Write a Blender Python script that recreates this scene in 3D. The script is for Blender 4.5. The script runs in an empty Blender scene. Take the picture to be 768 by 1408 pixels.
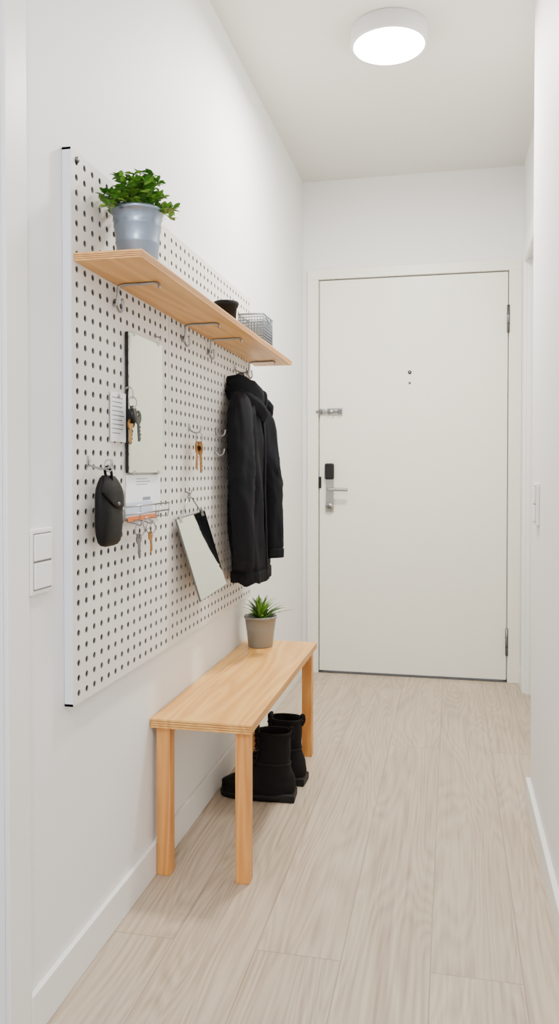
import bpy, bmesh, random
from math import *
from mathutils import Vector, Matrix, noise
random.seed(7)
scene=bpy.context.scene

# ---------------------------------------------------------------- materials
def lin(c):
    return tuple(((v/255)/12.92 if v/255<=0.04045 else ((v/255+0.055)/1.055)**2.4) for v in c)
def mat(name,col,rough=.5,metal=0,bump=0,bscale=200,var=0,vscale=8,spec=.5,emit=None,estr=0,trans=0):
    m=bpy.data.materials.new(name); m.use_nodes=True; nt=m.node_tree; N=nt.nodes; b=N['Principled BSDF']
    c=lin(col)+(1,)
    b.inputs['Base Color'].default_value=c; b.inputs['Roughness'].default_value=rough; b.inputs['Metallic'].default_value=metal
    b.inputs['Specular IOR Level'].default_value=spec
    tc=N.new('ShaderNodeTexCoord')
    if var:
        n=N.new('ShaderNodeTexNoise'); n.inputs['Scale'].default_value=vscale; n.inputs['Detail'].default_value=4
        nt.links.new(tc.outputs['Object'],n.inputs['Vector'])
        mx=N.new('ShaderNodeMix'); mx.data_type='RGBA'
        mx.inputs[6].default_value=tuple(x*(1-var) for x in c[:3])+(1,); mx.inputs[7].default_value=tuple(min(1,x*(1+var)) for x in c[:3])+(1,)
        nt.links.new(n.outputs['Fac'],mx.inputs[0]); nt.links.new(mx.outputs[2],b.inputs['Base Color'])
    if bump:
        n=N.new('ShaderNodeTexNoise'); n.inputs['Scale'].default_value=bscale; n.inputs['Detail'].default_value=3
        nt.links.new(tc.outputs['Object'],n.inputs['Vector'])
        bp=N.new('ShaderNodeBump'); bp.inputs['Strength'].default_value=bump; bp.inputs['Distance'].default_value=.002
        nt.links.new(n.outputs['Fac'],bp.inputs['Height']); nt.links.new(bp.outputs['Normal'],b.inputs['Normal'])
    if emit:
        b.inputs['Emission Color'].default_value=lin(emit)+(1,); b.inputs['Emission Strength'].default_value=estr
    return m
def wood(name,c1,c2,axis='Y',rough=.5,scale=1,ring=9):
    m=bpy.data.materials.new(name); m.use_nodes=True; nt=m.node_tree; N=nt.nodes; L=nt.links; b=N['Principled BSDF']
    tc=N.new('ShaderNodeTexCoord'); mp=N.new('ShaderNodeMapping')
    s={'Y':(14,1.1,14),'Z':(14,14,1.1),'X':(1.1,14,14)}[axis]
    mp.inputs['Scale'].default_value=tuple(v*scale for v in s); L.new(tc.outputs['Object'],mp.inputs['Vector'])
    n=N.new('ShaderNodeTexNoise'); n.inputs['Scale'].default_value=.55; n.inputs['Detail'].default_value=2; n.inputs['Distortion'].default_value=.4
    L.new(mp.outputs['Vector'],n.inputs['Vector'])
    mul=N.new('ShaderNodeMath'); mul.operation='MULTIPLY'; mul.inputs[1].default_value=ring; L.new(n.outputs['Fac'],mul.inputs[0])
    fr=N.new('ShaderNodeMath'); fr.operation='PINGPONG'; fr.inputs[1].default_value=.5; L.new(mul.outputs[0],fr.inputs[0])
    n2=N.new('ShaderNodeTexNoise'); n2.inputs['Scale'].default_value=9; n2.inputs['Detail'].default_value=5; L.new(mp.outputs['Vector'],n2.inputs['Vector'])
    ad=N.new('ShaderNodeMath'); ad.operation='MULTIPLY_ADD'; ad.inputs[1].default_value=1.2; L.new(fr.outputs[0],ad.inputs[0])
    m2=N.new('ShaderNodeMath'); m2.operation='MULTIPLY'; m2.inputs[1].default_value=.55; L.new(n2.outputs['Fac'],m2.inputs[0]); L.new(m2.outputs[0],ad.inputs[2])
    mx=N.new('ShaderNodeMix'); mx.data_type='RGBA'; mx.inputs[6].default_value=lin(c2)+(1,); mx.inputs[7].default_value=lin(c1)+(1,)
    L.new(ad.outputs[0],mx.inputs[0]); L.new(mx.outputs[2],b.inputs['Base Color'])
    b.inputs['Roughness'].default_value=rough
    bp=N.new('ShaderNodeBump'); bp.inputs['Strength'].default_value=.08; bp.inputs['Distance'].default_value=.001
    L.new(n2.outputs['Fac'],bp.inputs['Height']); L.new(bp.outputs['Normal'],b.inputs['Normal'])
    return m
def floor_mat():
    m=bpy.data.materials.new('floor_planks'); m.use_nodes=True; nt=m.node_tree; N=nt.nodes; L=nt.links; b=N['Principled BSDF']
    tc=N.new('ShaderNodeTexCoord'); sp=N.new('ShaderNodeSeparateXYZ'); L.new(tc.outputs['Object'],sp.inputs[0])
    cb=N.new('ShaderNodeCombineXYZ'); 
    ax=N.new('ShaderNodeMath'); ax.operation='ADD'; ax.inputs[1].default_value=5.169; L.new(sp.outputs['X'],ax.inputs[0])
    ay=N.new('ShaderNodeMath'); ay.operation='ADD'; ay.inputs[1].default_value=9.31; L.new(sp.outputs['Y'],ay.inputs[0])
    L.new(ay.outputs[0],cb.inputs[0]); L.new(ax.outputs[0],cb.inputs[1])
    br=N.new('ShaderNodeTexBrick'); br.offset=.37; br.offset_frequency=2
    br.inputs['Scale'].default_value=1; br.inputs['Brick Width'].default_value=2.2; br.inputs['Row Height'].default_value=.19
    br.inputs['Mortar Size'].default_value=.0013; br.inputs['Mortar Smooth'].default_value=.2; br.inputs['Bias'].default_value=0
    br.inputs['Color1'].default_value=(.0,.0,.0,1); br.inputs['Color2'].default_value=(1,1,1,1); br.inputs['Mortar'].default_value=(.5,.5,.5,1)
    L.new(cb.outputs[0],br.inputs['Vector'])
    rw=N.new('ShaderNodeMath'); rw.operation='DIVIDE'; rw.inputs[1].default_value=.19; L.new(ax.outputs[0],rw.inputs[0])
    fl=N.new('ShaderNodeMath'); fl.operation='FLOOR'; L.new(rw.outputs[0],fl.inputs[0])
    m7=N.new('ShaderNodeMath'); m7.operation='MULTIPLY'; m7.inputs[1].default_value=3.7; L.new(fl.outputs[0],m7.inputs[0])
    sr=N.new('ShaderNodeSeparateColor'); L.new(br.outputs['Color'],sr.inputs[0])
    m9=N.new('ShaderNodeMath'); m9.operation='MULTIPLY_ADD'; m9.inputs[1].default_value=5; L.new(sr.outputs[0],m9.inputs[0]); L.new(m7.outputs[0],m9.inputs[2])
    cc=N.new('ShaderNodeCombineXYZ'); L.new(sp.outputs['X'],cc.inputs[0]); L.new(sp.outputs['Y'],cc.inputs[1]); L.new(m9.outputs[0],cc.inputs[2])
    mp=N.new('ShaderNodeMapping'); mp.inputs['Scale'].default_value=(9,.9,1); L.new(cc.outputs[0],mp.inputs['Vector'])
    n=N.new('ShaderNodeTexNoise'); n.inputs['Scale'].default_value=.8; n.inputs['Detail'].default_value=1.5; n.inputs['Distortion'].default_value=.3; L.new(mp.outputs[0],n.inputs['Vector'])
    mu=N.new('ShaderNodeMath'); mu.operation='MULTIPLY'; mu.inputs[1].default_value=26; L.new(n.outputs['Fac'],mu.inputs[0])
    pp=N.new('ShaderNodeMath'); pp.operation='PINGPONG'; pp.inputs[1].default_value=.5; L.new(mu.outputs[0],pp.inputs[0])
    mp2=N.new('ShaderNodeMapping'); mp2.inputs['Scale'].default_value=(120,3.5,1); L.new(cc.outputs[0],mp2.inputs['Vector'])
    n2=N.new('ShaderNodeTexNoise'); n2.inputs['Scale'].default_value=1; n2.inputs['Detail'].default_value=5; L.new(mp2.outputs[0],n2.inputs['Vector'])
    n3=N.new('ShaderNodeTexNoise'); n3.inputs['Scale'].default_value=.6; n3.inputs['Detail'].default_value=3; L.new(mp.outputs[0],n3.inputs['Vector'])
    a=N.new('ShaderNodeMath'); a.operation='MULTIPLY_ADD'; a.inputs[1].default_value=.45; L.new(pp.outputs[0],a.inputs[0])
    b2=N.new('ShaderNodeMath'); b2.operation='MULTIPLY_ADD'; b2.inputs[1].default_value=.9; b2.inputs[2].default_value=-.22; L.new(n2.outputs['Fac'],b2.inputs[0]); L.new(b2.outputs[0],a.inputs[2])
    c3=N.new('ShaderNodeMath'); c3.operation='MULTIPLY_ADD'; c3.inputs[1].default_value=.45; L.new(n3.outputs['Fac'],c3.inputs[0]); L.new(a.outputs[0],c3.inputs[2])
    rp=N.new('ShaderNodeValToRGB'); e=rp.color_ramp.elements
    e[0].position=.15; e[0].color=lin((146,129,109))+(1,); e[1].position=.75; e[1].color=lin((193,177,156))+(1,)
    L.new(c3.outputs[0],rp.inputs[0])
    hs=N.new('ShaderNodeMix'); hs.data_type='RGBA'; hs.blend_type='MULTIPLY'; hs.inputs[0].default_value=1
    tn=N.new('ShaderNodeMapRange'); tn.inputs[3].default_value=.94; tn.inputs[4].default_value=1.04; L.new(sr.outputs[0],tn.inputs[0])
    L.new(rp.outputs[0],hs.inputs[6]); L.new(tn.outputs[0],hs.inputs[7])
    mo=N.new('ShaderNodeMix'); mo.data_type='RGBA'; mo.inputs[7].default_value=lin((112,96,78))+(1,)
    mf=N.new('ShaderNodeMath'); mf.operation='MULTIPLY'; mf.inputs[1].default_value=.55; L.new(br.outputs['Fac'],mf.inputs[0]); L.new(mf.outputs[0],mo.inputs[0])
    L.new(hs.outputs[2],mo.inputs[6]); L.new(mo.outputs[2],b.inputs['Base Color'])
    b.inputs['Roughness'].default_value=.40
    bp=N.new('ShaderNodeBump'); bp.inputs['Strength'].default_value=.1; bp.inputs['Distance'].default_value=.001
    L.new(n2.outputs['Fac'],bp.inputs['Height']); L.new(bp.outputs['Normal'],b.inputs['Normal'])
    return m

M_wall=mat('wall_paint',(238,238,237),.6,bump=.05,bscale=350)
M_ceil=mat('ceiling_paint',(226,225,217),.8)
M_trim=mat('trim_paint',(238,238,235),.4)
M_door=mat('door_paint',(238,236,223),.35,bump=.02,bscale=60)
M_doordaylight=mat('side_door_daylight',(200,208,242),.4)  # cool daylight at the side doorway, put into the leaf colour as pale blue
M_board=mat('pegboard_white',(226,222,216),.5,bump=.04,bscale=300)
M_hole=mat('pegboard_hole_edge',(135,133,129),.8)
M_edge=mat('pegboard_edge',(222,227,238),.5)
M_dark=mat('pegboard_cavity_shade',(92,93,95),.9)  # grey backing: shade inside the holes and seam, put into the colour
M_floor=floor_mat()
M_pineY=wood('pine_long',(243,190,106),(206,140,64),'Y',.40,ring=13)
M_pineZ=wood('pine_leg',(226,162,86),(186,116,54),'Z',.45,ring=14)
M_ply=wood('shelf_ply',(234,182,112),(203,142,78),'Y',.5,ring=12)
M_plyd=mat('ply_dark_layer',(146,98,58),.7)
M_steel=mat('steel_wire',(160,162,165),.28,1)
M_chrome=mat('satin_chrome',(172,172,172),.28,1)
M_hinge=mat('hinge_metal',(110,110,112),.4,1)
M_mirror=mat('mirror_glass',(212,219,212),.02,1)
M_black=mat('black_plastic',(12,12,13),.4,spec=.35)
M_leather=mat('black_leather',(6,6,8),.6,bump=.2,bscale=160,spec=.22)
M_paper=mat('paper_white',(248,249,252),.7)
M_ink=mat('ink_grey',(130,136,148),.8)
M_orange=mat('orange_card',(225,120,50),.6)
M_brass=mat('brass_key',(158,112,56),.35,1)
M_denim=mat('black_denim',(14,15,20),.9,bump=.3,bscale=420,var=.35,vscale=14,spec=.2)
M_seam=mat('denim_seam',(30,31,36),.8,bump=.3,bscale=300,spec=.2)
M_bucket=mat('zinc_bucket_blue',(134,147,165),.33,.7,var=.06,vscale=20)
M_zinc=mat('zinc_pot',(138,138,133),.5,.15,var=.08,vscale=20)
M_soil=mat('soil',(50,38,30),.95,bump=.6,bscale=90)
M_leaf=mat('leaf_green',(64,118,34),.45,var=.45,vscale=25)
M_leaf2=mat('leaf_light',(118,166,60),.45,var=.3,vscale=25)
M_stem=mat('stem_green',(80,96,45),.6)
M_aloe=mat('aloe_green',(64,104,42),.4,var=.4,vscale=30)
M_boot=mat('boot_suede',(12,11,12),.8,bump=.4,bscale=250,spec=.22)
M_sole=mat('boot_sole',(9,9,9),.6,spec=.3)
M_switch=mat('switch_plastic',(240,240,240),.3)
M_gap=mat('shadow_gap',(120,118,112),.8)
M_knob=mat('pot_black',(9,9,10),.7,spec=.2)
M_lampring=mat('lamp_ring',(222,222,222),.4)
M_lamp=mat('lamp_diffuser',(255,255,255),.5,emit=(255,250,242),estr=36)

# ---------------------------------------------------------------- builder
class B:
    def __init__(s,name): s.name=name; s.bm=bmesh.new(); s.mats=[]
    def mi(s,m):
        if m not in s.mats: s.mats.append(m)
        return s.mats.index(m)
    def merge(s,t,m,smooth=False,M=None,keep=False):
        if M is not None: bmesh.ops.transform(t,matrix=M,verts=t.verts)
        if not keep:
            i=s.mi(m)
            for f in t.faces: f.material_index=i; f.smooth=smooth
        me=bpy.data.meshes.new('t'); t.to_mesh(me); t.free(); s.bm.from_mesh(me); bpy.data.meshes.remove(me)
    def box(s,a,b,m,bev=0,M=None,smooth=False,seg=2):
        t=bmesh.new(); bmesh.ops.create_cube(t,size=1)
        for v in t.verts: v.co=Vector([(a[k]+b[k])/2+v.co[k]*abs(b[k]-a[k]) for k in range(3)])
        if bev: bmesh.ops.bevel(t,geom=t.edges[:],offset=bev,segments=seg,affect='EDGES',profile=.5)
        s.merge(t,m,smooth,M)
    def rings(s,R,m,cap0=True,cap1=True,smooth=True,M=None,closed=True):
        t=bmesh.new(); V=[[t.verts.new(p) for p in r] for r in R]; n=len(R[0])
        for i in range(len(R)-1):
            for j in range(n if closed else n-1):
                k=(j+1)%n
                try: t.faces.new((V[i][j],V[i][k],V[i+1][k],V[i+1][j]))
                except: pass
        if cap0: t.faces.new(V[0][::-1])
        if cap1: t.faces.new(V[-1])
        bmesh.ops.recalc_face_normals(t,faces=t.faces)
        s.merge(t,m,smooth,M)
    def lathe(s,prof,c,m,seg=32,M=None,cap0=True,cap1=False,smooth=True):
        s.rings([[ (c[0]+r*cos(2*pi*j/seg),c[1]+r*sin(2*pi*j/seg),c[2]+z) for j in range(seg)] for r,z in prof],m,cap0,cap1,smooth,M)
    def tube(s,pts,r,m,seg=8,M=None,closed=False,radii=None):
        P=[Vector(p) for p in pts]; n=len(P); R=[]; up=None
        for i in range(n):
            if closed: d=(P[(i+1)%n]-P[i-1]).normalized()
            else: d=(P[min(i+1,n-1)]-P[max(i-1,0)]).normalized()
            if up is None: up=d.orthogonal().normalized()
            up=(up-d*up.dot(d)); up=up.normalized() if up.length>1e-6 else d.orthogonal().normalized()
            w=d.cross(up); rr=radii[i] if radii else r
            R.append([P[i]+(up*cos(2*pi*j/seg)+w*sin(2*pi*j/seg))*rr for j in range(seg)])
        if closed: R.append(R[0])
        s.rings(R,m,not closed,not closed,True,M)
    def ball(s,c,r,m,sc=(1,1,1),seg=16):
        t=bmesh.new(); bmesh.ops.create_uvsphere(t,u_segments=seg,v_segments=seg//2+2,radius=r)
        for v in t.verts: v.co=Vector([c[k]+v.co[k]*sc[k] for k in range(3)])
        s.merge(t,m,True)
    def done(s,parent=None,minx=None):
        me=bpy.data.meshes.new(s.name)
        if minx is not None:
            for v in s.bm.verts: v.co.x=max(v.co.x,minx)
        bmesh.ops.remove_doubles(s.bm,verts=s.bm.verts,dist=1e-6)
        s.bm.to_mesh(me); s.bm.free()
        for m in s.mats: me.materials.append(m)
        o=bpy.data.objects.new(s.name,me); scene.collection.objects.link(o)
        if parent: o.parent=parent
        return o
def curve(pts,n=6):
    P=[Vector(p) for p in pts]; out=[]
    for i in range(len(P)-1):
        p0=P[max(i-1,0)];p1=P[i];p2=P[i+1];p3=P[min(i+2,len(P)-1)]
        for k in range(n):
            t=k/n; out.append(.5*((2*p1)+(p2-p0)*t+(2*p0-5*p1+4*p2-p3)*t*t+(3*p1-p0-3*p2+p3)*t**3))
    out.append(P[-1]); return out

XL=-.764; XR=.251; XF=.346; YB=4.126; C=2.57; FB=-.744; Y0=-1.6

# ---------------------------------------------------------------- room shell
b=B('floor'); b.box((-1.2,Y0,-.05),(.9,YB+.25,0),M_floor); b.done()
b=B('ceiling'); b.box((-1.2,Y0,C),(.9,YB+.25,C+.1),M_ceil); b.done()
b=B('wall_left')
b.box((XL-.15,1.28,0),(XL,YB,C),M_wall)
b.box((XL-.15,.36,2.1),(XL,1.28,C),M_wall)
b.box((XL-.15,Y0,0),(XL,.36,C),M_wall); b.done()
b=B('wall_back')
b.box((-1.0,YB,0),(-.679,YB+.2,C),M_wall); b.box((.277,YB,0),(.8,YB+.2,C),M_wall); b.box((-.679,YB,2.057),(.277,YB+.2,C),M_wall); b.done()
b=B('wall_right')
b.box((XR,Y0,0),(.6,2.64,C),M_wall,bev=.003)
b.box((XF,2.64,0),(.6,3.10,C),M_wall); b.box((XF,3.94,0),(.6,YB,C),M_wall); b.box((XF,3.10,2.06),(.6,3.94,C),M_wall); b.done()
b=B('baseboard_left'); b.box((XL,1.325,0),(XL+.012,YB-.002,.085),M_trim,.002); b.done()
b=B('baseboard_right'); b.box((XR-.014,.2,0),(XR,2.643,.078),M_trim,.002); b.box((XF-.014,2.66,0),(XF,3.018,.078),M_trim,.002)
b.box((XF-.014,4.024,0),(XF,YB,.078),M_trim,.002); b.done()
b=B('door_2'); b.box((XL-.06,.445,.006),(XL-.02,1.252,2.02),M_doordaylight,.002); b.done()
b=B('trim_1')
b.box((XL,1.252,0),(XL+.010,1.325,2.10),M_trim,.002); b.box((XL,.36,0),(XL+.010,.445,2.10),M_trim,.002); b.box((XL,.445,2.02),(XL+.010,1.252,2.10),M_trim,.002)
b.box((XL-.14,1.252,0),(XL,1.28,2.10),M_trim); b.box((XL-.14,.36,0),(XL,.445,2.10),M_trim); b.box((XL-.14,.445,2.02),(XL,1.252,2.1),M_trim); b.done()
b=B('door_3'); b.box((XF+.02,3.125,.006),(XF+.06,3.915,2.04),M_door,.002); b.done()
b=B('trim_2')
b.box((XF-.014,3.02,0),(XF,3.11,2.14),M_trim,.002); b.box((XF-.014,3.93,0),(XF,4.022,2.14),M_trim,.002); b.box((XF-.014,3.11,2.05),(XF,3.93,2.14),M_trim,.002)
b.box((XF,3.10,0),(XF+.15,3.12,2.06),M_trim); b.box((XF,3.92,0),(XF+.15,3.94,2.06),M_trim); b.done()

# ---------------------------------------------------------------- entrance door
dl,dr=-.674,.272
b=B('trim_3')
b.box((-.738,YB-.018,0),(dl-.006,YB,2.056),M_door,.002); b.box((dr+.006,YB-.018,0),(.338,YB,2.056),M_door,.002)
b.box((-.738,YB-.018,2.056),(.338,YB,2.108),M_door,.002)
b.box((dl-.006,YB+.045,0),(dl+.012,YB+.19,2.056),M_door); b.box((dr-.012,YB+.045,0),(dr+.006,YB+.19,2.056),M_door)
b.box((dl,YB+.045,2.04),(dr,YB+.19,2.057),M_door)
b.box((dl-.005,YB-.01,0),(dr+.005,YB+.19,.006),M_hinge)
b.done()
b=B('door_1')
yd=YB-.006
b.box((dl,yd,.012),(dr,YB+.04,2.05),M_door,.0015)
b.box((-.640,yd-.012,.845),(-.598,yd+.001,1.095),M_chrome,.005)
b.box((-.644,yd-.03,1.015),(-.595,yd-.002,1.100),M_black,.009,seg=3)
b.tube([(-.619,yd-.010,.965),(-.619,yd-.055,.965)],.010,M_chrome,12)
b.tube(curve([(-.619,yd-.05,.965),(-.60,yd-.056,.965),(-.52,yd-.056,.963)]),.0095,M_chrome,12)
b.tube([(-.619,yd-.011,.875),(-.619,yd-.022,.875)],.022,M_chrome,24)
b.tube([(-.619,yd-.021,.875),(-.619,yd-.027,.875)],.011,M_hinge,18)
b.box((dl-.004,yd-.006,1.0-.03),(dl+.010,yd+.002,1.0+.03),M_black,.001)
b.box((-.683,yd-.008,1.352),(-.645,yd,1.385),M_chrome,.002); b.box((-.632,yd-.006,1.350),(-.553,yd,1.388),M_chrome,.002)
b.tube([(-.690,yd-.016,1.369),(-.560,yd-.016,1.369)],.007,M_chrome,12)
for x in (-.668,-.622,-.567): b.box((x-.007,yd-.026,1.357),(x+.007,yd-.004,1.381),M_hinge,.003)
b.tube([(-.593,yd-.016,1.369),(-.593,yd-.042,1.374)],.006,M_chrome,10)
b.tube([(-.209,yd-.006,1.564),(-.209,yd+.002,1.564)],.009,M_black,16)
b.tube([(-.209,yd-.004,1.564),(-.209,yd-.008,1.564)],.0045,M_chrome,16)
b.tube([(-.209,yd-.004,1.509),(-.209,yd+.002,1.509)],.006,M_hinge,12)
for z in (1.815,.205):
    b.tube([(dr+.002,yd-.012,z-.068),(dr+.002,yd-.012,z+.068)],.0075,M_hinge,12)
    for k in (-.024,.024): b.tube([(dr+.002,yd-.012,z+k-.001),(dr+.002,yd-.012,z+k+.001)],.0084,M_black,12)
b.done()

# ---------------------------------------------------------------- pegboard
b=B('pegboard')
by0,by1,bz0,bz1=1.4754,2.927,.583,1.7065
def sheet(ya,yb,za,zb,py,pz,r,rim):
    ny=round((yb-ya-2*rim)/py); nz=round((zb-za-2*rim)/pz)
    sy=(yb-ya-2*rim)/ny; sz=(zb-za-2*rim)/nz; ya0,za0=ya+rim,za+rim
    iw,ih=b.mi(M_board),b.mi(M_hole)
    t=bmesh.new()
    G=[[t.verts.new((FB,ya0+i*sy,za0+j*sz)) for j in range(nz+1)] for i in range(ny+1)]
    for i in range(ny):
        for j in range(nz):
            cy,cz=ya0+(i+.5)*sy,za0+(j+.5)*sz
            H=[t.verts.new((FB,cy+r*cos(k*pi/6),cz+r*sin(k*pi/6))) for k in range(12)]
            K=[t.verts.new((FB-.003,cy+r*cos(k*pi/6),cz+r*sin(k*pi/6))) for k in range(12)]
            c=[G[i+1][j+1],G[i][j+1],G[i][j],G[i+1][j]]
            F=[[c[0],c[1],H[5],H[4],H[3],H[2]],[c[1],c[2],H[8],H[7],H[6],H[5]],[c[2],c[3],H[11],H[10],H[9],H[8]],[c[3],c[0],H[2],H[1],H[0],H[11]]]
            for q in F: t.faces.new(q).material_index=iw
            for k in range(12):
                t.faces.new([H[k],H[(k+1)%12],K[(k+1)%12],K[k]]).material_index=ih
    for f in t.faces: f.normal_update()
    b.merge(t,None,keep=True)
    for a_,b_ in (((ya,za),(yb,za0)),((ya,zb-rim),(yb,zb)),((ya,za0),(ya0,zb-rim)),((yb-rim,za0),(yb,zb-rim))):
        b.box((FB-.006,a_[0],a_[1]),(FB,b_[0],b_[1]),M_board)
sheet(by0,2.034,bz0,bz1,.036,.031,.0068,.006)
sheet(2.036,by1,bz0,bz1,.036,.031,.0068,.006)
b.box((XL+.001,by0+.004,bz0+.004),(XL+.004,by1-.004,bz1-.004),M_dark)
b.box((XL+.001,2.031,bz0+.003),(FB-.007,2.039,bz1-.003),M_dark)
for a_,b_ in (((by0,bz0),(by0+.004,bz1)),((by1-.004,bz0),(by1,bz1)),((by0,bz0),(by1,bz0+.004)),((by0,bz1-.004),(by1,bz1))):
    b.box((XL+.0008,a_[0]-.0006,a_[1]-.0006),(FB-.0005,b_[0]+.0006,b_[1]+.0006),M_edge)
b.tube([(FB,1.50,1.69),(FB+.004,1.50,1.69)],.006,M_hinge,12)
b.done()

# ---------------------------------------------------------------- shelf
b=B('wall_shelf')
sx0,sx1,sy0,sy1=FB+.001,-.598,1.485,2.996
def tz(y): return 1.4985-(y-sy0)*.012
def shelfbox(x0,x1,y0,y1,o0,o1,m,ply=False):
    t=bmesh.new(); bmesh.ops.create_cube(t,size=1)
    for v in t.verts:
        x=x0 if v.co.x<0 else x1; y=y0 if v.co.y<0 else y1; z=tz(y)+(o0 if v.co.z<0 else o1)
        v.co=(x,y,z)
    b.merge(t,m)
shelfbox(sx0,sx1,sy0,sy1,-.016,0,M_ply)
for o in (-.0125,-.0085,-.0045):
    shelfbox(sx0+.001,sx1+.0005,sy0-.0005,sy1+.0005,o-.0007,o+.0007,M_plyd)
for y in (1.675,2.14,2.38,2.86):
    z=tz(y)-.016-.0038
    b.tube(curve([(FB+.001,y,z-.042),(FB+.008,y,z-.044),(FB+.012,y,z-.02),(FB+.014,y,z-.004),(FB+.03,y,z),(FB+.06,y,z),(FB+.105,y,z+.0),(FB+.11,y,z-.012)],5),.0034,M_steel,8)
    b.tube(curve([(FB+.002,y+.006,z-.03),(FB+.012,y+.006,z-.058),(FB+.022,y+.006,z-.052),(FB+.02,y+.004,z-.03)],4),.003,M_steel,8)
b.done()

# ---------------------------------------------------------------- bench
b=B('bench')
nx0,nx1,ny0,ny1,nz=-.762,-.4906,1.937,2.937,.4168
b.box((nx0,ny0,nz-.024),(nx1,ny1,nz),M_pineY,.0015)
for o in (.006,.012,.018): b.box((nx0+.001,ny0-.0004,nz-o-.0008),(nx1+.0004,ny1+.0004,nz-o+.0008),M_plyd)
lw=.037
for x in (nx0+.0115,nx1-.010-lw):
    for y in (ny0+.016,ny1-.016-lw):
        b.box((x,y,0),(x+lw,y+lw,nz-.024),M_pineZ,.002)
b.box((nx0+.03,ny0+.05,nz-.05),(nx0+.045,ny1-.05,nz-.024),M_pineY); b.box((nx1-.045,ny0+.05,nz-.05),(nx1-.03,ny1-.05,nz-.024),M_pineY)
b.done()

# ---------------------------------------------------------------- plants
def leaf(b,p,d,n,L,W,m,curl=.2):
    d=d.normalized(); s=d.cross(n).normalized(); n=s.cross(d)
    t=bmesh.new(); rows=[(0,.12),(.25,.8),(.55,1),(.82,.62),(1,.0)]
    V=[]
    for u,w in rows:
        c=p+d*L*u-n*(curl*L*u*u)
        if w<=0.001: V.append([t.verts.new(c)])
        else: V.append([t.verts.new(c+s*W*w*.5+n*W*.12*w),t.verts.new(c),t.verts.new(c-s*W*w*.5+n*W*.12*w)])
    for i in range(len(V)-1):
        a,c=V[i],V[i+1]
        if len(c)==3:
            t.faces.new((a[0],a[1],c[1],c[0])); t.faces.new((a[1],a[2],c[2],c[1]))
        else:
            t.faces.new((a[0],a[1],c[0])); t.faces.new((a[1],a[2],c[0]))
    b.merge(t,m,True)
b=B('potted_plant')
cx,cy,cz=-.667,1.632,tz(1.632)
b.lathe([(.002,.002),(.041,0),(.043,.004),(.0463,.05),(.0477,.052),(.0477,.056),(.0470,.058),(.050,.088),(.0514,.090),(.0514,.094),(.0507,.096),(.0535,.118),(.0565,.119),(.0575,.123),(.0565,.127),(.054,.127),(.052,.118),(.048,.10)],(cx,cy,cz),M_bucket,40)
b.lathe([(.0485,.102),(.03,.108),(.001,.110)],(cx,cy,cz),M_soil,24,cap0=False)
for i in range(64):
    a=random.uniform(0,2*pi); tilt=random.random()**.65
    rr=.006+.086*tilt; top=Vector((cx+rr*cos(a)*.9,cy+rr*sin(a)*1.08,cz+.198-.078*tilt**2+random.uniform(-.025,.014)))
    if top.x<FB+.012: top.x=FB+.012
    base=Vector((cx+.03*tilt*cos(a),cy+.03*tilt*sin(a),cz+.105))
    mid=(base+top)/2+Vector((0,0,.016))
    P=curve([base,mid,top],5); b.tube(P,.0010,M_stem,5)
    for k in range(3,len(P)):
        for q in range(2 if k<len(P)-1 else 4):
            aa=random.uniform(0,2*pi); d=Vector((cos(aa),sin(aa),random.uniform(-.1,.9)))
            if P[k].x<FB+.03 and d.x<0: d.x*=-1
            leaf(b,P[k],d,Vector((0,0,1))+Vector((random.uniform(-.4,.4),random.uniform(-.4,.4),0)),random.uniform(.016,.023),random.uniform(.009,.012),M_leaf2 if random.random()<.5 else M_leaf)
b.done(minx=FB+.003)
b=B('potted_succulent')
cx,cy,cz=-.682,2.83,nz
b.lathe([(.002,.001),(.043,0),(.045,.003),(.051,.060),(.052,.062),(.0525,.066),(.0575,.104),(.0605,.105),(.0615,.109),(.0605,.113),(.057,.113),(.055,.105),(.052,.095)],(cx,cy,cz),M_zinc,40)
b.lathe([(.0525,.097),(.03,.100),(.001,.101)],(cx,cy,cz),M_soil,24,cap0=False)
for i in range(46):
    a=i*2.399+random.uniform(-.2,.2); t=i/46
    out=.022+.094*t; h=.088-.062*t+random.uniform(-.010,.010)
    dirv=Vector((cos(a),sin(a),0)); base=Vector((cx,cy,cz+.1))+dirv*.012*(t+.2)
    sx=1
    if cos(a)<0: sx=min(1,(.052)/(out+.001))
    P=curve([base,base+Vector((dirv.x*out*.45*sx,dirv.y*out*.45,h*.7)),base+Vector((dirv.x*out*sx,dirv.y*out,h))],5)
    s=Vector((-dirv.y,dirv.x,0)); n=len(P); R=[]
    for k,p in enumerate(P):
        u=k/(n-1); w=.0068*(1-u**1.6)*(0.8+.5*u)+.0004; th=.0022*(1-u)+.0003
        up=Vector((0,0,1))*.5-dirv*.8*(1-u)
        up.normalize()
        R.append([p+s*w,p-up*th,p-s*w,p+up*th])
    b.rings(R,M_aloe if random.random()<.6 else M_leaf2)
b.done(minx=FB+.003)

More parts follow.
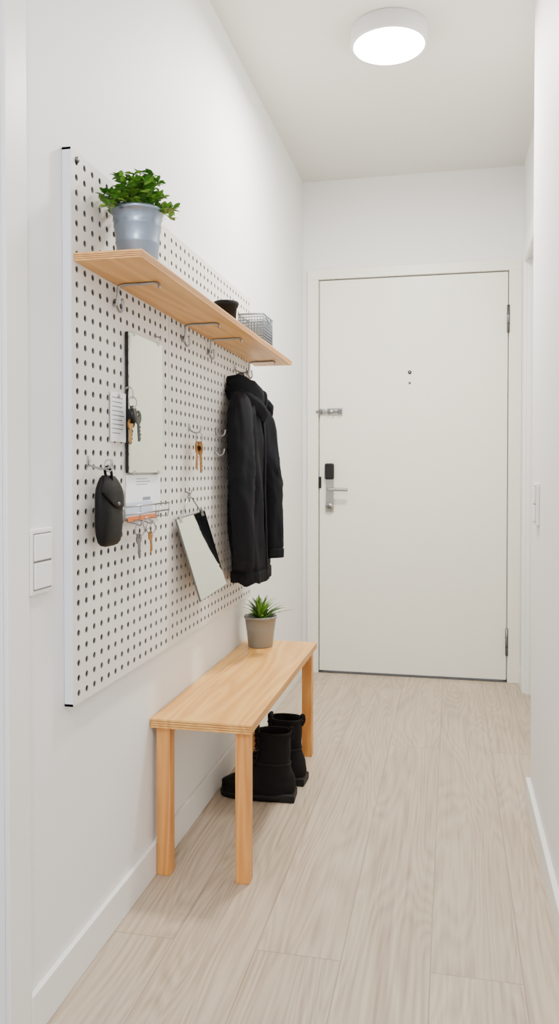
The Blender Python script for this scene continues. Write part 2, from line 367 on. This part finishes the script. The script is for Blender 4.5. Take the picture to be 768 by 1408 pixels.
# ---------------------------------------------------------------- black pot + wire basket on shelf
b=B('flower_pot')
c=(-.668,2.33,tz(2.33))
b.lathe([(.001,.001),(.026,0),(.028,.003),(.033,.066),(.0365,.067),(.0375,.082),(.0355,.083),(.033,.080),(.028,.02),(.001,.018)],c,M_knob,32)
b.done()
b=B('wire_basket')
x0,x1,y0,y1=-.688,-.604,2.545,2.68; z0=tz(2.5)+.0015; z1=z0+.088
M_mesh=mat('basket_grey',(118,124,130),.45,.3)
for z in (z0,z1):
    b.tube([(x0,y0,z),(x1,y0,z),(x1,y1,z),(x0,y1,z)],.0034,M_mesh,6,closed=True)
n=9
for i in range(n+1):
    f=i/n; x=x0+(x1-x0)*f; y=y0+(y1-y0)*f
    for p in (((x,y0,z0),(x,y0,z1)),((x,y1,z0),(x,y1,z1)),((x0,y,z0),(x0,y,z1)),((x1,y,z0),(x1,y,z1)),((x0,y,z0),(x1,y,z0)),((x,y0,z0),(x,y1,z0))):
        b.tube(p,.0020,M_mesh,5)
for i in range(1,9):
    z=z0+(z1-z0)*i/9
    b.tube([(x0,y0,z),(x1,y0,z),(x1,y1,z),(x0,y1,z)],.0020,M_mesh,5,closed=True)
b.tube(curve([(x1+.002,2.58,z1),(x1+.006,2.585,z1-.018),(x1+.006,2.64,z1-.018),(x1+.002,2.645,z1)],4),.0022,M_mesh,6)
b.done()

# ---------------------------------------------------------------- mirrors
b=B('wall_mirror')
ya,yb,za,zb=1.737,1.955,1.055,1.384
b.box((FB+.0025,ya,za),(FB+.010,yb,zb),M_black,.0005)
b.box((FB+.010,ya+.0006,za+.0006),(FB+.012,yb-.0006,zb-.0006),M_mirror)
for y in (ya+.03,yb-.03):
    b.box((FB+.001,y-.006,zb-.006),(FB+.0135,y+.006,zb+.003),M_chrome,.001); b.box((FB+.001,y-.006,za-.003),(FB+.0135,y+.006,za+.006),M_chrome,.001)
b.tube(curve([(FB+.001,1.925,1.405),(FB+.015,1.925,1.400),(FB+.017,1.925,1.392)],4),.0018,M_steel)
b.done()
b=B('hanging_mirror')
TL=Vector((-.733,2.048,.928)); ac=Vector((0,.258,.012)); dn=Vector((.052,.056,-.232)); nn=ac.cross(-dn).normalized()
if nn.x<0: nn=-nn
def quadbox(o,a,d,n,m):
    t=bmesh.new(); V=[t.verts.new(o+a*i+d*j+n*k) for i in(0,1) for j in(0,1) for k in(0,1)]
    for f in ((0,1,3,2),(4,6,7,5),(0,4,5,1),(2,3,7,6),(0,2,6,4),(1,5,7,3)): t.faces.new([V[i] for i in f])
    bmesh.ops.recalc_face_normals(t,faces=t.faces); b.merge(t,m)
quadbox(TL,ac,dn,nn*.004,M_hinge)
quadbox(TL+nn*.004+ac*.01+dn*.01,ac*.98,dn*.98,nn*.001,M_mirror)
pk=Vector((FB+.012,2.165,.992))
b.tube([TL+ac*.12+dn*.04+nn*.004,pk+Vector((0,0,.004)),TL+ac*.88+dn*.04+nn*.004],.0018,M_steel)
for k in(.12,.88):
    o=TL+ac*k; quadbox(o-ac*.03-dn*.02,ac*.06,dn*.08,nn*.0065,M_chrome)
b.tube([(FB+.001,2.165,1.0),(FB+.018,2.165,.995),(FB+.022,2.165,1.006)],.0024,M_steel)
b.ball((FB+.014,2.165,.985),.006,M_chrome)
b.done()

# ---------------------------------------------------------------- hooks, keys, papers
def peg_hook(y,z,L=.04,name='peg_hook'):
    b=B(name)
    b.tube(curve([(FB+.003,y,z+.012),(FB+.004,y,z+.008),(FB+.006,y,z),(FB+L*.6,y,z-.008),(FB+L,y,z-.004),(FB+L+.004,y,z+.012)],5),.0026,M_steel,8)
    b.box((FB+.0003,y-.004,z-.004),(FB+.0023,y+.004,z+.02),M_steel,.0008)
    b.done()
def ring(b,c,r,m=M_steel,w=.0014,ax='x'):
    pts=[]
    for k in range(20):
        a=2*pi*k/20
        pts.append((c[0]+(r*cos(a)*.35 if ax=='x' else r*cos(a)),c[1]+(r*cos(a)*.93 if ax=='x' else 0),c[2]+r*sin(a)))
    b.tube(pts,w,m,6,closed=True)
def key(b,p,L,rot,m,tilt=0):
    M=Matrix.Translation(p)@Matrix.Rotation(rot,4,'X')@Matrix.Rotation(tilt,4,'Z')
    r=L*.23
    t=bmesh.new(); ro=[];ri=[];seg=20
    for x in (-.0014,.0014):
        ro.append([t.verts.new((x,r*1.05*cos(2*pi*k/seg),-r+r*sin(2*pi*k/seg))) for k in range(seg)])
        ri.append([t.verts.new((x,r*.3*cos(2*pi*k/seg),-r*.55+r*.3*sin(2*pi*k/seg))) for k in range(seg)])
    for k in range(seg):
        j=(k+1)%seg
        for x in (0,1): t.faces.new((ro[x][k],ro[x][j],ri[x][j],ri[x][k]))
        t.faces.new((ro[0][k],ro[0][j],ro[1][j],ro[1][k])); t.faces.new((ri[0][k],ri[0][j],ri[1][j],ri[1][k]))
    bmesh.ops.recalc_face_normals(t,faces=t.faces)
    b.merge(t,m,False,M)
    b.box((-.0012,-L*.085,-L),(.0012,L*.075,-2*r+.002),m,.0003,M=M)
    for i in range(4):
        z=-L+.004+i*L*.12; b.box((-.001,L*.065,z),(.001,L*(.12+.03*(i%2)),z+L*.07),m,M=M)
peg_hook(1.545,1.072,.05); peg_hook(2.20,1.178,.034); peg_hook(2.465,1.180,.030); peg_hook(2.455,1.118,.030); peg_hook(2.70,1.412,.05)

b=B('pinned_note')
b.box((FB+.004,1.650,1.126),(FB+.0052,1.733,1.238),M_paper)
for i in range(9): b.box((FB+.0052,1.658,1.224-i*.010),(FB+.0055,1.658+random.uniform(.04,.068),1.2262-i*.010),M_ink)
b.tube([(FB+.0008,1.69,1.23),(FB+.009,1.69,1.23)],.004,M_chrome)
b.done()
b=B('car_keys')
b.tube(curve([(FB+.0125,1.715,1.248),(FB+.02,1.715,1.252),(FB+.03,1.715,1.245),(FB+.03,1.715,1.225)],4),.0018,M_steel)
ring(b,(FB+.030,1.715,1.217),.013)
t=bmesh.new(); bmesh.ops.create_cube(t,size=1)
for v in t.verts: v.co=Vector((v.co.x*.014,v.co.y*.034,v.co.z*.046))
bmesh.ops.bevel(t,geom=t.edges[:],offset=.0065,segments=4,affect='EDGES')
b.merge(t,M_black,True,Matrix.Translation((FB+.030,1.712,1.186))@Matrix.Rotation(.15,4,'X'))
key(b,Vector((FB+.034,1.735,1.200)),.072,.12,M_black)
key(b,Vector((FB+.026,1.722,1.190)),.07,-.2,M_black)
key(b,Vector((FB+.03,1.702,1.178)),.055,-.05,M_brass)
b.done()
b=B('letter_holder')
b.box((FB+.001,1.742,.955),(FB+.003,1.962,1.050),M_paper)
b.box((FB+.006,1.728,.952),(FB+.0072,1.915,1.02),M_paper)
b.box((FB+.010,1.722,.949),(FB+.0112,1.885,.985),mat('envelope',(205,216,238),.7))
b.box((FB+.0142,1.72,.942),(FB+.0155,1.90,.953),M_orange)
for i in range(3): b.box((FB+.003,1.80,1.040-i*.007),(FB+.0033,1.87+.02*(i%2),1.0418-i*.007),M_ink)
b.box((FB+.0072,1.83,.988),(FB+.0075,1.88,.996),M_ink)
for x,z in ((.03,.978),(.03,.960),(.004,.944)):
    b.tube([(FB+x,1.668,z),(FB+x,1.952,z)],.0021,M_steel)
for y in (1.668,1.76,1.86,1.952): b.tube([(FB+.003,y,.978),(FB+.004,y,.944),(FB+.026,y,.944),(FB+.03,y,.96),(FB+.03,y,.978)],.0018,M_steel)
b.tube([(FB+.03,1.66,.978),(FB+.036,1.645,.972)],.002,M_steel)
b.done()
b=B('house_keys')
for y in (1.75,1.82):
    b.tube(curve([(FB+.002,y,.940),(FB+.02,y,.936),(FB+.034,y,.932),(FB+.036,y,.942)],4),.0018,M_steel)
    ring(b,(FB+.032,y,.922),.016)
key(b,Vector((FB+.032,1.742,.914)),.056,.10,M_hinge); key(b,Vector((FB+.029,1.757,.914)),.050,-.15,M_chrome)
key(b,Vector((FB+.032,1.815,.914)),.050,.2,M_brass); key(b,Vector((FB+.029,1.830,.914)),.054,-.1,M_brass,.3)
ring(b,(FB+.035,1.788,.935),.014)
b.done()
b=B('brass_keys')
ring(b,(FB+.032,2.20,1.155),.016)
key(b,Vector((FB+.034,2.180,1.146)),.082,-.14,M_brass); key(b,Vector((FB+.030,2.215,1.146)),.092,.12,M_brass); key(b,Vector((FB+.038,2.20,1.146)),.068,.05,M_brass,.4)
b.done()

# key pouch: soft flat leather pouch with a fold-over flap and a strap on a ring
b=B('key_pouch')
n=48
PW=1.22
def pr(z,w,t_,oy=0,e=.55):
    r=[]; w*=PW
    for k in range(n):
        ca,sa=cos(2*pi*k/n),sin(2*pi*k/n)
        x=t_*copysign(abs(ca)**.75,ca)*(1-.25*abs(sa)**3); y=w*copysign(abs(sa)**e,sa)
        q=Vector((-.714+x,1.583+oy+y,.975+z)); q.x+=.0022*noise.noise(q*38); q.y+=.002*noise.noise(q*30+Vector((5,0,0)))
        r.append(q)
    return r
body=[(-.076,.018,.004,0),(-.073,.030,.009,0),(-.066,.038,.013,0),(-.052,.042,.0165,0),(-.03,.0435,.018,0),(-.01,.0435,.0185,0),(.01,.043,.018,0),(.03,.042,.017,0),(.048,.038,.015,-.003),(.060,.032,.012,-.006),(.070,.024,.008,-.010),(.076,.012,.005,-.014)]
b.rings([pr(*q) for q in body],M_leather)
R=[]; m=14
for i in range(13):
    v=i/12; row_o=[];row_i=[]
    for j in range(m+1):
        u=j/m*2-1
        zb=.006+.022*u*u-.012*u
        z=.074-(.074-zb)*v
        w=.0445*PW*(1-max(0,(z-.035)/.040)**2*.5)
        xo=.0180*(1-.55*abs(u)**3)*(1-max(0,(z-.03)/.045)**2*.6)+.0035
        sh=-.010*max(0,(z-.03)/.045)
        row_o.append(Vector((-.714+xo,1.581+sh+u*w,.975+z))); row_i.append(Vector((-.714+xo-.0022,1.581+sh+u*w*.98,.975+z)))
    R.append(row_o+row_i[::-1])
b.rings(R,M_leather)
b.ball((-.692,1.583,.990),.0042,M_hinge)
b.tube(curve([(-.712,1.570,1.038),(-.710,1.555,1.058),(-.704,1.548,1.068),(-.698,1.558,1.060),(-.702,1.572,1.038)],5),.0032,M_leather,8)
ring(b,(-.698,1.547,1.071),.0125)
b.done()

# ---------------------------------------------------------------- jacket
b=B('jacket')
def interp(T,z):
    for i in range(len(T)-1):
        a,c=T[i],T[i+1]
        if a[0]>=z>=c[0]:
            f=(a[0]-z)/(a[0]-c[0]); f=f*f*(3-2*f)*.5+f*.5
            return [a[k]+(c[k]-a[k])*f for k in range(1,len(a))]
    return list(T[-1][1:])
def ridge(v): return 1-2*abs(noise.noise(v))
T=[(1.375,-.718,2.635,.010,.025),(1.355,-.708,2.645,.022,.045),(1.32,-.698,2.655,.036,.065),(1.285,-.692,2.66,.042,.085),(1.25,-.688,2.66,.050,.115),(1.16,-.683,2.66,.055,.138),(1.0,-.684,2.66,.053,.140),(.85,-.682,2.665,.055,.145),(.74,-.678,2.68,.054,.145),(.683,-.676,2.685,.053,.142)]
zt,zbm=1.375,.683
n=96; R=[]; nzv=120
for i in range(nzv+1):
    z=zt-(zt-zbm)*i/nzv; cx,cy,rx,ry=interp(T,z); r=[]
    for k in range(n):
        a=2*pi*k/n; ca,sa=cos(a),sin(a)
        p=Vector((cx+rx*copysign(abs(ca)**.8,ca),cy+ry*copysign(abs(sa)**.8,sa),z))
        f=.005*sin(8*a+4*noise.noise(Vector((0,a,z*2)))+z*4)+.008*noise.noise(Vector((ca*1.2,sa*1.2,z*4)))+.009*ridge(Vector((ca*2.6+z*2.5,sa*2.6,z*3.0)))-.006
        f*=min(1,(zt-z)*14)
        if z<.722: f+=.003
        if abs(z-.722)<.004: f-=.003
        p.x+=f*ca; p.y+=f*sa; p.x=max(p.x,FB+.006)
        if i==nzv: p.z+=.010*noise.noise(Vector((ca*2,sa*2,0)))
        r.append(p)
    R.append(r)
b.rings(R,M_denim,True,True)
def sleeve(pts,rad,seedv,cuff=True):
    P=curve(pts,22); n=36; m=len(P); R=[]
    up=Vector((0,1,0))
    for i,p in enumerate(P):
        d=(P[min(i+1,m-1)]-P[max(i-1,0)]).normalized(); u=(up-d*up.dot(d)).normalized(); w=d.cross(u)
        t=i/(m-1); idx=t*(len(rad)-1); k0=min(int(idx),len(rad)-2); rr=rad[k0]+(rad[k0+1]-rad[k0])*(idx-k0)
        if t>.90: rr*=1.05
        if abs(t-.90)<.008: rr*=.93
        r=[]
        elbow=exp(-((t-.52)/.13)**2)
        for k in range(n):
            a=2*pi*k/n
            f=1+.12*noise.noise(Vector((cos(a)*1.1,sin(a)*1.1,p.z*7+seedv)))+.13*(ridge(Vector((cos(a)*2+p.z*4,sin(a)*2,p.z*6+seedv)))-.55)*min(1,(1-t)*6)
            f+=elbow*.11*(ridge(Vector((cos(a)*1.2,sin(a)*1.2,p.z*26+cos(a)*2+seedv)))-.5)
            q=p+(u*cos(a)*1.0+w*sin(a)*.82)*rr*f
            q.x=max(q.x,FB+.006); r.append(q)
        R.append(r)
    last=R[-1]; c=sum((Vector(v) for v in last),Vector())/n
    R.append([c+(Vector(v)-c)*.85 for v in last]); R.append([c+(Vector(v)-c)*.8+Vector((0,0,.02)) for v in last])
    b.rings(R,M_denim,True,True)
sleeve([(-.698,2.600,1.315),(-.680,2.545,1.255),(-.672,2.515,1.14),(-.664,2.500,.98),(-.660,2.508,.84),(-.664,2.526,.742)],[.028,.050,.053,.047,.042,.036],3.1)
sleeve([(-.680,2.69,1.285),(-.645,2.72,1.225),(-.624,2.715,1.10),(-.610,2.71,.96),(-.602,2.705,.84),(-.596,2.70,.757)],[.030,.048,.049,.043,.038,.033],9.7)
def band(pts,h,th,m,tilt=0,dz=None):
    P=curve(pts,10); N=len(P); R=[]
    for i,p in enumerate(P):
        d=(P[min(i+1,N-1)]-P[max(i-1,0)]).normalized(); s=d.cross(Vector((0,0,1))).normalized()
        t=i/(N-1); e=min(1,sin(pi*min(max(t,.04),.96))*2.2)
        hh=h*(.5+.5*e); r=[]
        for (a,c) in ((-1,-1),(-1,-.3),(-1,.4),(-.6,1),(.6,1),(1,.4),(1,-.3),(1,-1)):
            r.append(p+s*(th*a+tilt*(c+1)*.5)+Vector((0,0,hh*c*.5+.005*noise.noise(p*45))))
        R.append(r)
    b.rings(R,m)
band([(-.736,2.60,1.335),(-.722,2.583,1.345),(-.695,2.590,1.350),(-.668,2.625,1.335),(-.650,2.675,1.312),(-.652,2.715,1.290)],.062,.0055,M_denim,.010)
band([(-.730,2.665,1.350),(-.712,2.700,1.352),(-.682,2.730,1.338),(-.652,2.735,1.312),(-.640,2.715,1.280)],.062,.0055,M_denim,-.010)
band([(-.733,2.582,1.320),(-.705,2.566,1.312),(-.672,2.585,1.295),(-.642,2.640,1.268),(-.634,2.668,1.240)],.050,.005,M_denim,.016)
band([(-.700,2.742,1.315),(-.660,2.752,1.300),(-.630,2.735,1.270),(-.624,2.710,1.243)],.050,.005,M_denim,-.014)
b.tube(curve([(-.634,2.672,1.25),(-.622,2.655,1.15),(-.622,2.650,1.0),(-.619,2.655,.85),(-.618,2.665,.69)],8),.0040,M_seam,6)
b.tube(curve([(-.735,2.66,1.372),(-.728,2.68,1.396),(-.714,2.70,1.400),(-.708,2.69,1.384),(-.712,2.66,1.365)],4),.003,M_black,6)
b.done(minx=FB+.003)

# ---------------------------------------------------------------- boots
def boot(x,y,rot=0,tw=1):
    b=B('ankle_boot')
    def rng(z,lf,lb,w,n=32,dx=0):
        r=[]
        for k in range(n):
            a=2*pi*k/n; ca,sa=cos(a),sin(a)
            L=lf if ca>0 else lb
            ww=w*(1+.12*ca) if lf>.1 else w
            r.append((-(L*copysign(abs(ca)**.85,ca)+dx),ww*copysign(abs(sa)**.85,sa),z))
        return r
    M=Matrix.Translation((x,y,0))@Matrix.Rotation(rot,4,'Z')
    S=[rng(0,.172,.066,.038),rng(.003,.177,.069,.042),rng(.018,.180,.071,.044),rng(.022,.178,.070,.043)]
    b.rings(S,M_sole,M=M)
    b.box((.0,-.040,0),(.070,.040,.026),M_sole,.004,M=M)
    U=[(.020,.172,.066,.040),(.035,.176,.068,.042),(.05,.172,.069,.041),(.062,.156,.068,.040),(.073,.130,.065,.039),(.085,.103,.061,.0375),(.10,.080,.056,.0355),(.115,.065,.052,.0345),(.135,.057,.051,.035),(.16,.055,.052,.037),(.19,.055,.054,.039),(.210,.057,.056,.040),(.217,.058,.056,.041),(.218,.053,.051,.037),(.20,.051,.049,.035),(.10,.046,.046,.031)]
    U2=[]
    for i in range(len(U)-1):
        for s in range(3):
            f=s/3; U2.append([U[i][k]+(U[i+1][k]-U[i][k])*f for k in range(4)])
    U2.append(U[-1]); R=[]
    for i,(z,lf,lb,w) in enumerate(U2):
        r=[]
        for p in rng(z,lf,lb,w,40):
            v=Vector(p); f=.0035*noise.noise(Vector((v.x*30,v.y*30+tw,z*40+tw)))+.003*(ridge(Vector((v.x*9,v.y*9+tw,z*40)))-.5)
            if .02<z<.215: v.x*=1+f*9; v.y*=1+f*12
            r.append(v)
        R.append(r)
    b.rings(R,M_boot,M=M)
    b.rings([[(-.046,-.022,.17),(-.048,.022,.17),(-.059,.022,.17),(-.059,-.022,.17)],[(-.052,-.019,.230),(-.052,.019,.230),(-.062,.019,.230),(-.062,-.019,.230)]],M_boot,M=M)
    for i in range(8):
        z=.080+.0175*i
        xx=-[.120,.098,.080,.067,.061,.058,.058,.059][i]
        s=1 if i%2 else -1
        b.tube([(xx+.014,-.029,z-.007*s),(xx-.004,-.012,z),(xx-.005,.012,z),(xx+.014,.029,z+.007*s)],.003,M_sole,6,M=M)
        for e in (-1,1): b.tube([(xx+.012,e*.031,z),(xx+.011,e*.034,z)],.0028,M_sole,8,M=M)
    b.tube(curve([(.054,0,.195),(.062,0,.212),(.060,0,.230),(.052,0,.228),(.051,0,.205)],5),.0045,M_boot,6,M=M)
    b.tube([Vector(p) for p in rng(.216,.057,.055,.040)],.0042,M_boot,6,closed=True,M=M)
    b.tube([Vector(p) for p in rng(.118,.064,.053,.036)],.0018,M_sole,6,closed=True,M=M)
    return b.done()
boot(-.556,2.500,.06,1.0); boot(-.546,2.645,-.05,5.0)

# ---------------------------------------------------------------- switches
def switch(name,x,sgn,yc,zc):
    b=B(name)
    X=lambda d:x+sgn*d
    a=(min(X(0),X(.010)),yc-.042,zc-.062); c=(max(X(0),X(.010)),yc+.042,zc+.062)
    b.box(a,c,M_switch,.003,seg=3)
    for k in (-1,1):
        z=zc+k*.0265
        b.box((min(X(.009),X(.0135)),yc-.032,z-.0245),(max(X(.009),X(.0135)),yc+.032,z+.0245),M_switch,.0018)
    b.box((min(X(.009),X(.0105)),yc-.033,zc-.0535),(max(X(.009),X(.0105)),yc+.033,zc+.0535),M_gap)
    b.done()
switch('light_switch',XL,1,1.372,.890)
switch('light_switch',XR,-1,2.455,.962)

# ---------------------------------------------------------------- ceiling lamp, plus an unseen one added behind the camera
def lamp(x,y):
    b=B('ceiling_lamp')
    b.lathe([(.128,0),(.131,-.004),(.131,-.052),(.128,-.058),(.122,-.060),(.119,-.057)][::-1],(x,y,C),M_lampring,64,cap0=False,cap1=True)
    b.lathe([(.001,-.070),(.06,-.0695),(.105,-.066),(.117,-.062),(.1215,-.056)],(x,y,C),M_lamp,64)
    b.done()
lamp(-.214,2.765); lamp(-.214,-.2)  # second lamp is unseen, added to brighten the corridor from the camera end
def area(name,loc,size,power,rot=(0,0,0),col=(1,.98,.95)):
    l=bpy.data.lights.new(name,'AREA'); l.shape='DISK'; l.size=size; l.energy=power; l.color=col
    o=bpy.data.objects.new(name,l); o.location=loc; o.rotation_euler=rot; scene.collection.objects.link(o)
area('lamp_light',(-.214,2.765,C-.075),.23,42,col=(1,.97,.92))
area('lamp_light',(-.214,-.2,C-.075),.23,36)  # added fill from the unseen rear lamp

w=bpy.data.worlds.new('World'); scene.world=w; w.use_nodes=True
w.node_tree.nodes['Background'].inputs[0].default_value=(.93,.96,1,1); w.node_tree.nodes['Background'].inputs[1].default_value=2.8

# ---------------------------------------------------------------- camera
cam=bpy.data.cameras.new('camera'); o=bpy.data.objects.new('camera',cam); scene.collection.objects.link(o)
o.location=(0,0,1.0596); o.rotation_euler=(pi/2-.0191,0,.2125)
cam.sensor_width=36; cam.lens=1093.4/1408*36; cam.shift_y=-(704-668.5)/1408; cam.clip_start=.02
scene.camera=o
